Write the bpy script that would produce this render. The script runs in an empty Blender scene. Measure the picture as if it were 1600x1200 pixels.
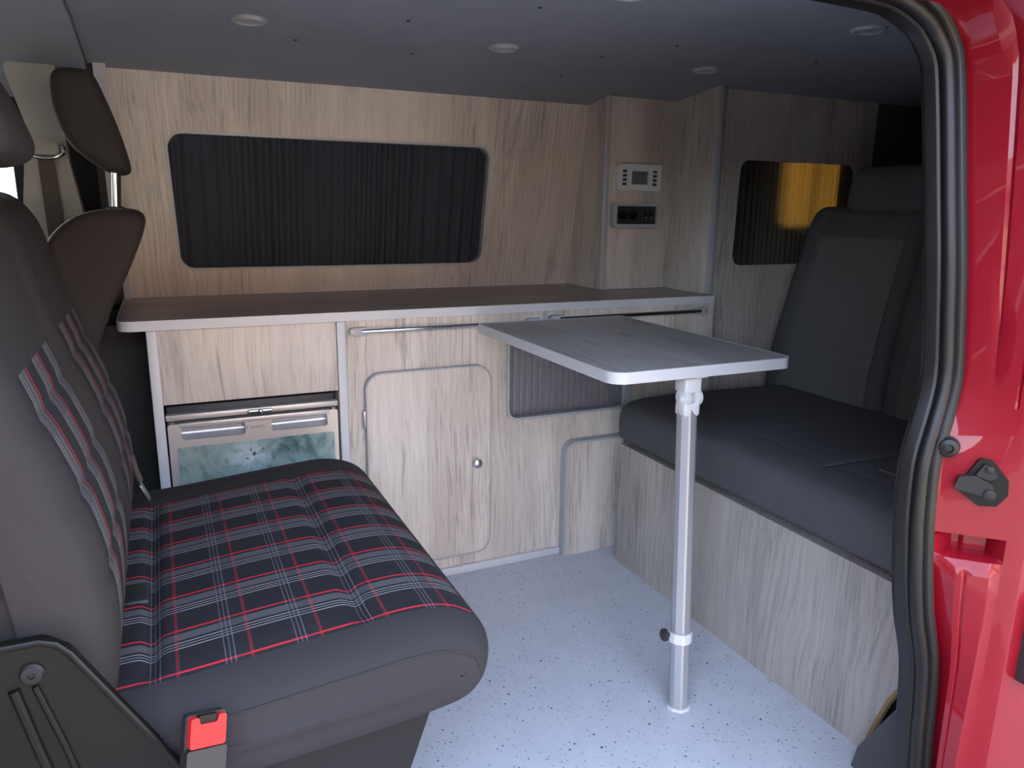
import bpy, bmesh, math, random
from mathutils import Vector, Matrix
from mathutils.geometry import tessellate_polygon
random.seed(7)
scene = bpy.context.scene
COL = scene.collection
R = math.radians

# ------------------------------------------------------------------ camera, sky, sun, exposure
def make_camera():
    yaw, pitch, roll = R(24.954), R(13.141), R(.729)
    fwd = Vector((math.sin(yaw) * math.cos(pitch), math.cos(yaw) * math.cos(pitch), -math.sin(pitch)))
    right = Vector((math.cos(yaw), -math.sin(yaw), 0)); up = right.cross(fwd)
    r2 = right * math.cos(roll) + up * math.sin(roll); u2 = up * math.cos(roll) - right * math.sin(roll)
    cd = bpy.data.cameras.new('camera'); cd.sensor_width = 36; cd.lens = 36 * 1175.35 / 1600
    cd.clip_start = .02
    c = bpy.data.objects.new('camera', cd); COL.objects.link(c)
    m = Matrix((r2, u2, -fwd)).transposed().to_4x4(); m.translation = (0, 0, 1.05)
    c.matrix_world = m
    scene.camera = c
make_camera()
SUN_EL, SUN_AZ = 40, -38           # the sun stands over the far side of the van
w = bpy.data.worlds.new('sky'); scene.world = w; w.use_nodes = True
wn = w.node_tree.nodes; wl = w.node_tree.links
sky = wn.new('ShaderNodeTexSky'); sky.sky_type = 'NISHITA'; sky.sun_disc = False
sky.sun_elevation = R(SUN_EL); sky.sun_rotation = R(SUN_AZ); sky.dust_density = 2.5; sky.air_density = 1.0; sky.ozone_density = 1.0
bg = wn['Background']; bg.inputs['Strength'].default_value = .36
hs_ = wn.new('ShaderNodeHueSaturation'); hs_.inputs['Saturation'].default_value = .7   # thin haze washes out the blue
wl.new(sky.outputs[0], hs_.inputs['Color']); wl.new(hs_.outputs[0], bg.inputs[0])
sd = bpy.data.lights.new('sun', 'SUN'); sd.energy = 4.0; sd.angle = R(.6); sd.color = (1, .9, .74)
so = bpy.data.objects.new('sun', sd); COL.objects.link(so)
sdir = Vector((math.sin(R(SUN_AZ)) * math.cos(R(SUN_EL)), math.cos(R(SUN_AZ)) * math.cos(R(SUN_EL)), math.sin(R(SUN_EL))))
so.rotation_euler = sdir.to_track_quat('Z', 'Y').to_euler(); so.location = sdir * 20
vs = scene.view_settings; vs.view_transform = 'Standard'; vs.look = 'None'; vs.gamma = 1; vs.use_curve_mapping = False
vs.exposure = 2.68
def portal(name, loc, rot, sx, sy):
    d = bpy.data.lights.new(name, 'AREA'); d.shape = 'RECTANGLE'; d.size = sx; d.size_y = sy; d.cycles.is_portal = True
    o = bpy.data.objects.new(name, d); COL.objects.link(o); o.location = loc; o.rotation_euler = rot
portal('door_portal', (.33, .60, .64), (R(90), 0, 0), 1.5, 1.5)          # sliding door opening, shines to +Y
portal('windscreen_portal', (-1.62, 1.53, 1.02), (0, R(-90), 0), .9, 1.6)  # windscreen, shines to +X

# ------------------------------------------------------------------ material helpers
def srgb(r, g, b):
    f = lambda c: (c / 255 / 12.92) if c / 255 <= .04045 else ((c / 255 + .055) / 1.055) ** 2.4
    return (f(r), f(g), f(b), 1)
class NT:
    def __init__(s, name):
        s.m = bpy.data.materials.new(name); s.m.use_nodes = True
        s.t = s.m.node_tree; s.n = s.t.nodes; s.b = s.n['Principled BSDF']; s.out = s.n['Material Output']
    def add(s, kind, **kw):
        nd = s.n.new(kind)
        for k, v in kw.items():
            if k in nd.inputs: s.put(nd, k, v)
            else: setattr(nd, k, v)
        return nd
    def put(s, nd, k, v):
        if isinstance(v, bpy.types.NodeSocket): s.t.links.new(v, nd.inputs[k])
        else: nd.inputs[k].default_value = v
    def math(s, op, a, b=0.0, c=None):
        nd = s.n.new('ShaderNodeMath'); nd.operation = op; s.put(nd, 0, a); s.put(nd, 1, b)
        if c is not None: s.put(nd, 2, c)
        return nd.outputs[0]
    def mix(s, fac, a, b, mode='MIX'):
        nd = s.n.new('ShaderNodeMix'); nd.data_type = 'RGBA'; nd.blend_type = mode
        s.put(nd, 0, fac); s.put(nd, 6, a); s.put(nd, 7, b); return nd.outputs[2]
    def ramp(s, fac, stops, interp='LINEAR'):
        nd = s.n.new('ShaderNodeValToRGB'); cr = nd.color_ramp; cr.interpolation = interp
        while len(cr.elements) < len(stops): cr.elements.new(.5)
        for e, (p, c) in zip(cr.elements, stops):
            e.position = p; e.color = c if len(c) == 4 else (*c, 1)
        s.put(nd, 0, fac); return nd.outputs[0]
    def coord(s, scale=(1, 1, 1), kind='Object', loc=(0, 0, 0), rot=(0, 0, 0)):
        tc = s.n.new('ShaderNodeTexCoord'); mp = s.n.new('ShaderNodeMapping')
        s.t.links.new(tc.outputs[kind], mp.inputs[0]); mp.inputs['Scale'].default_value = scale
        mp.inputs['Location'].default_value = loc; mp.inputs['Rotation'].default_value = rot; return mp.outputs[0]
    def noise(s, vec, scale, detail=3, rough=.5, dist=0):
        nd = s.n.new('ShaderNodeTexNoise'); s.t.links.new(vec, nd.inputs['Vector'])
        nd.inputs['Scale'].default_value = scale; nd.inputs['Detail'].default_value = detail
        nd.inputs['Roughness'].default_value = rough; nd.inputs['Distortion'].default_value = dist; return nd.outputs[0]
    def bump(s, h, strength=.2, dist=.002):
        nd = s.n.new('ShaderNodeBump'); s.put(nd, 'Height', h); nd.inputs['Strength'].default_value = strength
        nd.inputs['Distance'].default_value = dist; s.t.links.new(nd.outputs[0], s.b.inputs['Normal'])
    def set(s, **kw):
        for k, v in kw.items(): s.put(s.b, k.replace('_', ' '), v)
        return s
def plain(name, col, rough=.5, metal=0, coat=0, spec=.5, fine=0, var=0):
    t = NT(name); t.set(Base_Color=col, Roughness=rough, Metallic=metal, Coat_Weight=coat, Specular_IOR_Level=spec)
    v = t.coord()
    if var:
        f = t.noise(v, 9, 4, .6)
        t.set(Base_Color=t.mix(f, tuple(c * (1 - var) for c in col[:3]) + (1,), tuple(min(1, c * (1 + var)) for c in col[:3]) + (1,)))
    if fine: t.bump(t.noise(v, fine, 2), .25, .0012)
    return t.m
def wood(name, axis, light, mid, dark, rough=.45, seed=0., amount=1.0, flat=(1, 1, 1)):
    t = NT(name)
    def sc(a, b): return tuple(b if i == axis else a for i in range(3))
    off = (seed, seed * .7, seed * 1.3)
    wv = t.n.new('ShaderNodeVectorMath'); wv.operation = 'ADD'
    t.t.links.new(t.coord(flat, loc=off), wv.inputs[0])
    cx = t.n.new('ShaderNodeVectorMath'); cx.operation = 'SCALE'; cx.inputs['Scale'].default_value = .05
    nz = t.n.new('ShaderNodeTexNoise'); t.t.links.new(t.coord(tuple(a * b for a, b in zip(sc(5, 2.2), flat)), loc=off), nz.inputs['Vector']); nz.inputs['Scale'].default_value = 1.0; nz.inputs['Detail'].default_value = 2
    t.t.links.new(nz.outputs['Color'], cx.inputs[0]); t.t.links.new(cx.outputs[0], wv.inputs[1])
    def m2(scl):
        mp = t.n.new('ShaderNodeMapping'); t.t.links.new(wv.outputs[0], mp.inputs[0]); mp.inputs['Scale'].default_value = scl; return mp.outputs[0]
    BW = lambda a, b: [(a, (0, 0, 0, 1)), (b, (1, 1, 1, 1))]
    broad = t.noise(m2(sc(6.5, .9)), 1, 3, .5)
    fine = t.noise(m2(sc(60, 1.8)), 1, 4, .65)
    hair = t.noise(m2(sc(260, 7)), 1, 3, .6)
    patch = t.ramp(t.noise(m2(sc(8, 1.6)), 1, 3, .55), BW(.44, .62))
    rings = t.n.new('ShaderNodeTexWave'); rings.wave_type = 'RINGS'; rings.rings_direction = 'SPHERICAL'
    t.t.links.new(m2(sc(5, .8)), rings.inputs['Vector']); rings.inputs['Scale'].default_value = 5.0; rings.inputs['Distortion'].default_value = 3.5; rings.inputs['Detail'].default_value = 3; rings.inputs['Detail Scale'].default_value = 1.5
    where = t.ramp(t.noise(m2(sc(5.5, 1.0)), 1, 2, .5), BW(.50, .60))
    soft = tuple(a * .55 + b * .45 for a, b in zip(mid, dark))
    c = t.ramp(broad, [(.30, mid), (.55, light), (.78, mid)])
    c = t.mix(t.math('MULTIPLY', t.ramp(fine, [(.34, (1, 1, 1, 1)), (.54, (0, 0, 0, 1))]), .55 * amount), c, mid)
    c = t.mix(t.math('MULTIPLY', t.math('MULTIPLY', t.ramp(rings.outputs['Fac'], [(.08, (1, 1, 1, 1)), (.36, (0, 0, 0, 1))]), where), .45 * amount), c, soft)
    c = t.mix(t.math('MULTIPLY', patch, .38 * amount), c, soft)
    c = t.mix(t.math('MULTIPLY', t.math('MULTIPLY', t.ramp(hair, BW(.50, .66)), t.math('ADD', t.math('MULTIPLY', patch, .7), .3)), .75 * amount), c, dark)
    crack = t.math('MULTIPLY', t.ramp(t.noise(m2(sc(75, 3.2)), 1, 2, .4), BW(.60, .70)), t.ramp(t.noise(m2(sc(9, 2.6)), 1, 2), BW(.50, .60)))
    c = t.mix(t.math('MULTIPLY', crack, .5 * amount), c, tuple(x * .5 for x in dark[:3]) + (1,))
    vo = t.n.new('ShaderNodeTexVoronoi'); t.t.links.new(m2(sc(6.5, 2.0)), vo.inputs['Vector']); vo.inputs['Scale'].default_value = 1.0
    kn_ = t.math('MULTIPLY', t.ramp(vo.outputs['Distance'], [(.03, (1, 1, 1, 1)), (.20, (0, 0, 0, 1))]), t.ramp(t.noise(m2(sc(60, 9)), 1, 3, .6), [(.35, (0, 0, 0, 1)), (.6, (1, 1, 1, 1))]))
    c = t.mix(t.math('MULTIPLY', kn_, .7 * amount), c, dark)
    t.set(Base_Color=c, Roughness=rough); t.bump(hair, .12, .0006)
    return t.m
M = {}
OL, OM, OD = srgb(222, 213, 203), srgb(202, 192, 182), srgb(142, 133, 125)
M['oak'] = wood('light_oak_vertical', 2, OL, OM, OD, seed=1.)
M['oak_door'] = wood('light_oak_door', 2, OL, OM, OD, seed=4.3)
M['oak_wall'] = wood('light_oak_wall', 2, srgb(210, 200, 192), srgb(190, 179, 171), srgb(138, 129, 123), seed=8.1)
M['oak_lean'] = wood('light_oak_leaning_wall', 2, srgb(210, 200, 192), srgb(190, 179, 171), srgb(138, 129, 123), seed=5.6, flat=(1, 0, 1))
M['oak_bench'] = wood('grey_oak_bench', 2, srgb(186, 180, 172), srgb(164, 158, 151), srgb(122, 117, 113), seed=12.4)
M['worktop'] = wood('brown_grey_worktop', 0, srgb(164, 153, 146), srgb(140, 130, 124), srgb(102, 95, 91), rough=.38, seed=3.3, amount=.8)
M['table'] = wood('grey_table_laminate', 1, srgb(186, 185, 184), srgb(160, 159, 159), srgb(104, 103, 104), rough=.42, seed=6.2, amount=1.1)
M['edge'] = plain('pale_grey_edging', srgb(205, 206, 210), .38)
M['edge_grey'] = plain('mid_grey_edging', srgb(172, 173, 178), .42)
M['ply'] = plain('raw_plywood', srgb(150, 122, 88), .75, var=.2)
M['carpet'] = plain('dark_carpet', srgb(84, 84, 88), .95, fine=900, var=.2, spec=.2)
M['pedestal'] = plain('dark_seat_base_cover', srgb(36, 34, 34), .7, fine=600, spec=.3)
M['black_lining'] = plain('black_lining', srgb(54, 55, 58), .8, fine=500, spec=.3)
M['headlining'] = plain('grey_carpet_headlining', srgb(150, 154, 164), .95, fine=700, var=.10, spec=.2)
M['cab_plastic'] = plain('grey_cab_plastic', srgb(168, 166, 160), .55, fine=1200)
M['dash'] = plain('dark_dash_plastic', srgb(70, 70, 72), .6, fine=900)
M['chrome'] = plain('chrome', srgb(220, 220, 222), .12, 1)
M['satin'] = plain('satin_silver_bezel', srgb(196, 198, 202), .35, .4)
M['steel'] = plain('brushed_steel', srgb(190, 190, 192), .3, 1)
M['alu'] = plain('anodised_aluminium', srgb(178, 179, 183), .42, .5)
M['white_plastic'] = plain('white_plastic', srgb(214, 214, 216), .4)
M['black_plastic'] = plain('black_plastic', srgb(42, 42, 44), .45)
M['black_metal'] = plain('black_painted_metal', srgb(17, 15, 15), .42, spec=.3)
M['latch_metal'] = plain('dull_latch_metal', srgb(40, 39, 41), .5, .3)
M['dark_screw'] = plain('dark_screw_cap', srgb(62, 64, 70), .6)
M['rubber'] = plain('black_rubber', srgb(15, 15, 17), .42, spec=.45)
M['red_plastic'] = plain('red_button_plastic', srgb(205, 24, 30), .4)
M['belt'] = plain('brown_grey_webbing', srgb(84, 76, 72), .7, fine=1500)
M['fridge'] = plain('champagne_fridge_front', srgb(206, 198, 192), .34, .35)
M['fridge_recess'] = plain('silver_handle_recess', srgb(190, 191, 198), .3, .6)
M['fridge_dark'] = plain('fridge_cabinet_black', srgb(44, 45, 48), .5)
M['letter'] = plain('grey_lettering', srgb(112, 106, 102), .5)
M['tambour'] = plain('grey_tambour_plastic', srgb(124, 122, 128), .45)
M['tambour_gap'] = plain('pale_tambour_ridge', srgb(220, 220, 226), .45)
M['fabric'] = plain('charcoal_seat_fabric', srgb(50, 48, 50), .88, fine=1100, var=.08, spec=.3)
M['fabric_brown'] = plain('brown_grey_seat_fabric', srgb(55, 51, 50), .88, fine=1100, var=.08, spec=.3)
M['fabric_black'] = plain('black_bench_fabric', srgb(84, 84, 87), .85, fine=900, var=.12, spec=.35)
M['fabric_grey'] = plain('grey_bench_insert', srgb(104, 104, 104), .9, fine=700, var=.10, spec=.3)
M['thread'] = plain('grey_stitching', srgb(108, 108, 111), .8)
M['curtain'] = plain('black_curtain_fabric', srgb(56, 60, 70), .9, fine=600, spec=.2)
M['lens'] = plain('frosted_lamp_lens', srgb(226, 228, 230), .3)
M['screen'] = plain('grey_lcd', srgb(104, 110, 108), .2)
M['paving'] = plain('grey_paving', srgb(112, 110, 106), .9, var=.15)
M['ochre'] = plain('ochre_render', srgb(214, 176, 110), .9, var=.1)
M['pale_render'] = plain('pale_warm_render', srgb(226, 204, 170), .9, var=.06)
M['hedge'] = plain('dark_green_hedge', srgb(52, 56, 42), .95, var=.4)
M['brick'] = plain('brown_brick', srgb(120, 78, 62), .9, var=.2)
M['warm_brick'] = plain('warm_brick', srgb(172, 156, 138), .9, var=.15)
M['roof_tile'] = plain('brown_roof_tiles', srgb(120, 82, 66), .85, var=.2)
M['brass'] = plain('brass_contact', srgb(206, 180, 140), .35, .6)
def car_paint():
    t = NT('red_car_paint'); t.set(Base_Color=srgb(132, 15, 31), Roughness=.4, Coat_Weight=.7, Coat_Roughness=.03, Specular_IOR_Level=.12)
    return t.m
M['red'] = car_paint()
def glass_mat():
    t = NT('window_glass'); tr = t.n.new('ShaderNodeBsdfTransparent'); gl = t.n.new('ShaderNodeBsdfGlossy'); gl.inputs['Roughness'].default_value = .02
    tr.inputs[0].default_value = (.86, .9, .88, 1); mx = t.n.new('ShaderNodeMixShader'); fr = t.n.new('ShaderNodeFresnel'); fr.inputs[0].default_value = 1.45
    t.t.links.new(fr.outputs[0], mx.inputs[0]); t.t.links.new(tr.outputs[0], mx.inputs[1]); t.t.links.new(gl.outputs[0], mx.inputs[2]); t.t.links.new(mx.outputs[0], t.out.inputs[0])
    return t.m
M['glass'] = glass_mat()
def thin_curtain():
    t = NT('thin_ochre_curtain'); t.set(Base_Color=srgb(140, 138, 136), Roughness=.9)
    tl = t.n.new('ShaderNodeBsdfTranslucent'); tl.inputs[0].default_value = srgb(196, 164, 104)
    mx = t.n.new('ShaderNodeMixShader'); mx.inputs[0].default_value = .45
    t.t.links.new(t.b.outputs[0], mx.inputs[1]); t.t.links.new(tl.outputs[0], mx.inputs[2]); t.t.links.new(mx.outputs[0], t.out.inputs[0])
    return t.m
M['thin_curtain'] = thin_curtain()
def vinyl():
    t = NT('speckled_vinyl_floor'); v = t.coord()
    base = t.mix(t.noise(v, 14, 4, .6), srgb(186, 190, 200), srgb(206, 209, 218))
    base = t.mix(t.math('MULTIPLY', t.ramp(t.noise(v, 330, 2), [(.5, (0, 0, 0, 1)), (.62, (1, 1, 1, 1))]), .16), base, srgb(150, 156, 172))
    for sc_, th, col, den in ((75, .12, srgb(62, 68, 80), .52), (48, .095, srgb(34, 38, 48), .62), (120, .18, srgb(132, 140, 156), .35)):
        vo = t.n.new('ShaderNodeTexVoronoi'); t.t.links.new(v, vo.inputs['Vector']); vo.inputs['Scale'].default_value = sc_
        sep = t.n.new('ShaderNodeSeparateColor'); t.t.links.new(vo.outputs['Color'], sep.inputs[0])
        size = t.math('MULTIPLY', sep.outputs[1], th)
        dot = t.math('LESS_THAN', vo.outputs['Distance'], t.math('ADD', size, th * .45))
        dot = t.math('MULTIPLY', dot, t.math('GREATER_THAN', sep.outputs[0], den))
        base = t.mix(dot, base, col)
    t.set(Base_Color=base, Roughness=.36); return t.m
M['vinyl'] = vinyl()
def storm_print():
    t = NT('stormy_sea_print'); v = t.coord()
    a = t.noise(v, 9, 6, .65, 1.6); b = t.noise(t.coord(loc=(3, 1, 7)), 5, 5, .6, .8)
    c = t.ramp(a, [(.28, srgb(52, 74, 70)), (.42, srgb(104, 132, 126)), (.55, srgb(150, 172, 168)), (.68, srgb(120, 150, 150)), (.82, srgb(196, 206, 206))])
    c = t.mix(t.math('MULTIPLY', t.ramp(b, [(.45, (0, 0, 0, 1)), (.7, (1, 1, 1, 1))]), .6), c, srgb(172, 178, 160))
    # bright wave in the middle, drawn around a point of the print
    g = t.n.new('ShaderNodeTexGradient'); g.gradient_type = 'SPHERICAL'
    t.t.links.new(t.coord((13, 13, 20), loc=(-.165 * 13, -1.91 * 13, -.435 * 20)), g.inputs[0])
    f2 = t.math('MULTIPLY', g.outputs[1], t.ramp(t.noise(v, 26, 4, .6, 1.), [(.36, (0, 0, 0, 1)), (.52, (1, 1, 1, 1))]))
    c = t.mix(f2, c, srgb(214, 226, 232))
    d = t.math('MULTIPLY', g.outputs[1], t.ramp(t.noise(v, 34, 4, .6, 1.), [(.30, (1, 1, 1, 1)), (.42, (0, 0, 0, 1))]))
    c = t.mix(t.math('MULTIPLY', d, 1.6), c, srgb(34, 54, 48))
    t.set(Base_Color=c, Roughness=.25); return t.m
M['storm'] = storm_print()
def plaid(name, dim=1.0):
    # UV: u runs front to back (or up the backrest), v across the seat, both in metres
    t = NT(name)
    tc = t.n.new('ShaderNodeTexCoord'); sp = t.n.new('ShaderNodeSeparateXYZ'); t.t.links.new(tc.outputs['UV'], sp.inputs[0])
    PV, PU = .1045, .0925
    v = t.math('FRACT', t.math('DIVIDE', t.math('SUBTRACT', sp.outputs[1], .905), PV))     # red line at v = .965 -> .574
    u = t.math('FRACT', t.math('DIVIDE', t.math('ADD', sp.outputs[0], 1.0), PU))
    K = srgb(42, 41, 44); G = srgb(92, 90, 92); RD = srgb(200, 46, 62); W = srgb(186, 184, 188); B = srgb(44, 45, 54)
    red = .574; q = lambda mm: red + mm / 1000 / PV
    c = t.ramp(v, [(0, K), (q(-49), W), (q(-47.4), K), (q(-42), W), (q(-40.4), K), (q(-35), W), (q(-33.4), K), (q(-27), G), (q(-9), K), (q(-2.2), RD), (q(1.9), K)], 'CONSTANT')
    ur = ((-.024 + 1.0) / PU) % 1.0      # red cross line
    p = lambda mm: (ur + mm / 1000 / PU)
    us = t.math('FRACT', t.math('ADD', u, 1.0 - ((ur - .62) % 1.0)))                        # put the red line at .62
    p = lambda mm: .62 + mm / 1000 / PU
    wl_ = t.ramp(us, [(0, (0, 0, 0)), (p(-34), (1, 1, 1)), (p(-32.8), (0, 0, 0)), (p(-28), (1, 1, 1)), (p(-26.8), (0, 0, 0)), (p(-22), (1, 1, 1)), (p(-20.8), (0, 0, 0))], 'CONSTANT')
    rl = t.ramp(us, [(0, (0, 0, 0)), (p(-2.2), (1, 1, 1)), (p(2.2), (0, 0, 0))], 'CONSTANT')
    bb = t.ramp(us, [(0, (0, 0, 0)), (p(-36), (1, 1, 1)), (p(-3), (0, 0, 0))], 'CONSTANT')
    c = t.mix(t.math('MULTIPLY', bb, .30), c, B)
    c = t.mix(t.math('MULTIPLY', wl_, .26 * dim), c, W)
    c = t.mix(t.math('MULTIPLY', rl, .26 * dim), c, RD)
    t.set(Base_Color=c, Roughness=.85, Specular_IOR_Level=.3); t.bump(t.noise(t.coord(), 1500, 1), .2, .001)
    return t.m
M['plaid'] = plaid('tartan_seat_fabric'); M['plaid_back'] = plaid('striped_backrest_fabric', .0)

# ------------------------------------------------------------------ geometry helpers
def link(o, parent=None):
    COL.objects.link(o)
    if parent is not None:
        o.parent = parent
        b = Matrix.Identity(4); q = parent
        while q is not None:
            b = Matrix.Translation(q.location) @ b if q.type == 'EMPTY' else b
            q = q.parent if q.type != 'EMPTY' else None
        root = parent
        while root.parent is not None: root = root.parent
        if parent is root and parent.type == 'EMPTY': o.matrix_parent_inverse = Matrix.Translation(-parent.location)
    return o
def smooth(me, angle=35):
    for p in me.polygons: p.use_smooth = True
    try: me.set_sharp_from_angle(angle=R(angle))
    except Exception: pass
def from_bm(name, bm, mat, parent=None, sm=True, angle=35):
    bmesh.ops.recalc_face_normals(bm, faces=bm.faces)
    me = bpy.data.meshes.new(name); bm.to_mesh(me); bm.free()
    if sm: smooth(me, angle)
    if mat: me.materials.append(M[mat])
    return link(bpy.data.objects.new(name, me), parent)
def raw(name, vs_, fs, mat, parent=None, sm=True, angle=35):
    bm = bmesh.new(); bv = [bm.verts.new(v) for v in vs_]
    for f in fs:
        try: bm.faces.new([bv[i] for i in f])
        except ValueError: pass
    return from_bm(name, bm, mat, parent, sm, angle)
def bm_box(bm, x0, x1, y0, y1, z0, z1, bev=0, seg=2):
    r = bmesh.ops.create_cube(bm, size=1); vv = r['verts']
    for v in vv: v.co = Vector((x0 + (v.co.x + .5) * (x1 - x0), y0 + (v.co.y + .5) * (y1 - y0), z0 + (v.co.z + .5) * (z1 - z0)))
    if bev:
        ee = list({e for v in vv for e in v.link_edges})
        bmesh.ops.bevel(bm, geom=ee, offset=bev, segments=seg, affect='EDGES', profile=.5)
def box(name, x0, x1, y0, y1, z0, z1, mat, parent=None, bev=.002, seg=2):
    bm = bmesh.new(); bm_box(bm, x0, x1, y0, y1, z0, z1, bev, seg); return from_bm(name, bm, mat, parent)
def rounded(pts, r, n=6):
    out = []; N = len(pts)
    for i, p in enumerate(pts):
        rr = r[i] if isinstance(r, (list, tuple)) else r
        p = Vector(p); a = Vector(pts[i - 1]) - p; b = Vector(pts[(i + 1) % N]) - p
        if rr <= 0: out.append((p.x, p.y)); continue
        la, lb = a.length, b.length; a.normalize(); b.normalize()
        half = a.angle(b) / 2; d = min(rr / math.tan(half), la * .49, lb * .49); rr = d * math.tan(half)
        c = p + (a + b).normalized() * (rr / math.sin(half))
        s = p + a * d - c; e = p + b * d - c
        for k in range(n + 1):
            t = k / n; v = s.normalized().slerp(e.normalized(), t) * rr if s.angle(e) > 1e-4 else s
            out.append((c.x + v.x, c.y + v.y))
    return out
def rect(u0, u1, v0, v1): return [(u0, v0), (u1, v0), (u1, v1), (u0, v1)]
def plate(name, outer, holes, fn, w0, w1, mat, parent=None, sm=True, angle=30):
    """polygon with holes in (u, v), from depth w0 to w1; fn(u, v, w) gives the point"""
    loops = [outer] + list(holes); flat = [p for l in loops for p in l]
    tris = tessellate_polygon([[Vector((p[0], p[1], 0)) for p in l] for l in loops])
    n = len(flat); vs_ = [fn(p[0], p[1], w0) for p in flat] + [fn(p[0], p[1], w1) for p in flat]
    fs = [tuple(t) for t in tris] + [tuple(i + n for i in reversed(t)) for t in tris]
    b = 0
    for l in loops:
        for i in range(len(l)):
            j = (i + 1) % len(l); fs.append((b + i, b + j, b + j + n, b + i + n))
        b += len(l)
    return raw(name, vs_, fs, mat, parent, sm, angle)
def FY(u, v, w): return (u, w, v)         # facing -Y : u = x, v = z, w = y
def FX(u, v, w): return (w, u, v)         # facing -X : u = y, v = z, w = x
def FZ(u, v, w): return (u, v, w)         # lying     : u = x, v = y, w = z
def tube_bm(bm, path, r, n=12, cap=True):
    path = [Vector(p) for p in path]; rings = []; up = None
    for i, p in enumerate(path):
        t = (path[min(i + 1, len(path) - 1)] - path[max(i - 1, 0)]).normalized()
        if up is None: up = Vector((0, 0, 1)) if abs(t.z) < .9 else Vector((1, 0, 0))
        a = (up - t * up.dot(t)).normalized(); up = a; b = t.cross(a)
        rr = r[i] if isinstance(r, (list, tuple)) else r
        rings.append([bm.verts.new(p + (a * math.cos(2 * math.pi * k / n) + b * math.sin(2 * math.pi * k / n)) * rr) for k in range(n)])
    for A, B in zip(rings, rings[1:]):
        for k in range(n): bm.faces.new((A[k], A[(k + 1) % n], B[(k + 1) % n], B[k]))
    if cap: bm.faces.new(rings[0]); bm.faces.new(rings[-1][::-1])
def tube(name, path, r, mat, parent=None, n=12):
    bm = bmesh.new(); tube_bm(bm, path, r, n); return from_bm(name, bm, mat, parent)
def lathe(name, prof, center, axis, mat, parent=None, n=24):
    ax = Vector(axis).normalized(); a = ax.orthogonal().normalized(); b = ax.cross(a); c = Vector(center)
    vs_, fs = [], []
    for (r, h) in prof:
        for k in range(n): vs_.append(c + ax * h + (a * math.cos(2 * math.pi * k / n) + b * math.sin(2 * math.pi * k / n)) * r)
    for i in range(len(prof) - 1):
        for k in range(n): fs.append((i * n + k, i * n + (k + 1) % n, (i + 1) * n + (k + 1) % n, (i + 1) * n + k))
    fs.append(tuple(range(n))); fs.append(tuple((len(prof) - 1) * n + k for k in range(n))[::-1])
    return raw(name, vs_, fs, mat, parent)
def thing(name, label, cat, loc, group=None):
    o = bpy.data.objects.new(name, None); o.empty_display_size = .05; o.location = loc; COL.objects.link(o)
    o['label'] = label; o['category'] = cat
    if group: o['group'] = group
    return o
def tag(o, label, cat, group=None):
    o['label'] = label; o['category'] = cat
    if group: o['group'] = group
    return o
def struct(o, label, cat):
    o['kind'] = 'structure'; o['label'] = label; o['category'] = cat; return o
def lerp_table(x, xs, ys):
    if x <= xs[0]: return ys[0]
    for i in range(1, len(xs)):
        if x <= xs[i]: return ys[i - 1] + (ys[i] - ys[i - 1]) * (x - xs[i - 1]) / (xs[i] - xs[i - 1])
    return ys[-1]

# ================================================================== the van's shell
struct(plate('floor', rect(-1.0, 2.75, .64, 2.42), [], FZ, -.03, 0, 'vinyl', angle=20), 'pale blue-grey speckled vinyl floor of the van', 'floor')
# ceiling: gently crowned carpet headlining
def ceil_z(y): return lerp_table(y, [.72, .80, .95, 1.15, 1.53, 1.95, 2.17, 2.285, 2.36, 2.46], [1.345, 1.37, 1.405, 1.428, 1.438, 1.426, 1.402, 1.386, 1.370, 1.33])
def crowned(name, x0, x1, y0, y1, dz, th, mat, n=36):
    vs_, fs = [], []
    for k in range(n + 1):
        y = y0 + (y1 - y0) * k / n; z = ceil_z(y) + dz
        vs_ += [(x0, y, z), (x1, y, z), (x0, y, z + th), (x1, y, z + th)]
    for k in range(n):
        a = 4 * k; b = a + 4
        fs += [(a, a + 1, b + 1, b), (a + 2, b + 2, b + 3, a + 3), (a, b, b + 2, a + 2), (a + 1, a + 3, b + 3, b + 1)]
    fs += [(0, 2, 3, 1), (4 * n, 4 * n + 1, 4 * n + 3, 4 * n + 2)]
    return raw(name, vs_, fs, mat, None, angle=50)
ceiling = struct(crowned('ceiling', -.125, 2.78, .72, 2.46, 0, .05, 'headlining'), 'grey carpeted van ceiling over the kitchen and bench', 'ceiling')
for (sx, sy) in ((.33, 1.93), (.52, 1.66), (.62, 1.95), (.72, 1.44), (1.17, 1.60), (1.07, 1.78), (1.08, 2.02), (1.62, 1.60)):
    lathe('screw_cap', [(.0045, 0), (.0045, .002), (.002, .003)], (sx, sy, ceil_z(sy) + .0005), (0, 0, -1), 'dark_screw', ceiling, 10)
cabl = struct(crowned('ceiling', -1.25, -.127, .72, 2.46, -.012, .05, 'headlining'), 'grey headlining of the driving cab', 'ceiling')
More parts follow.
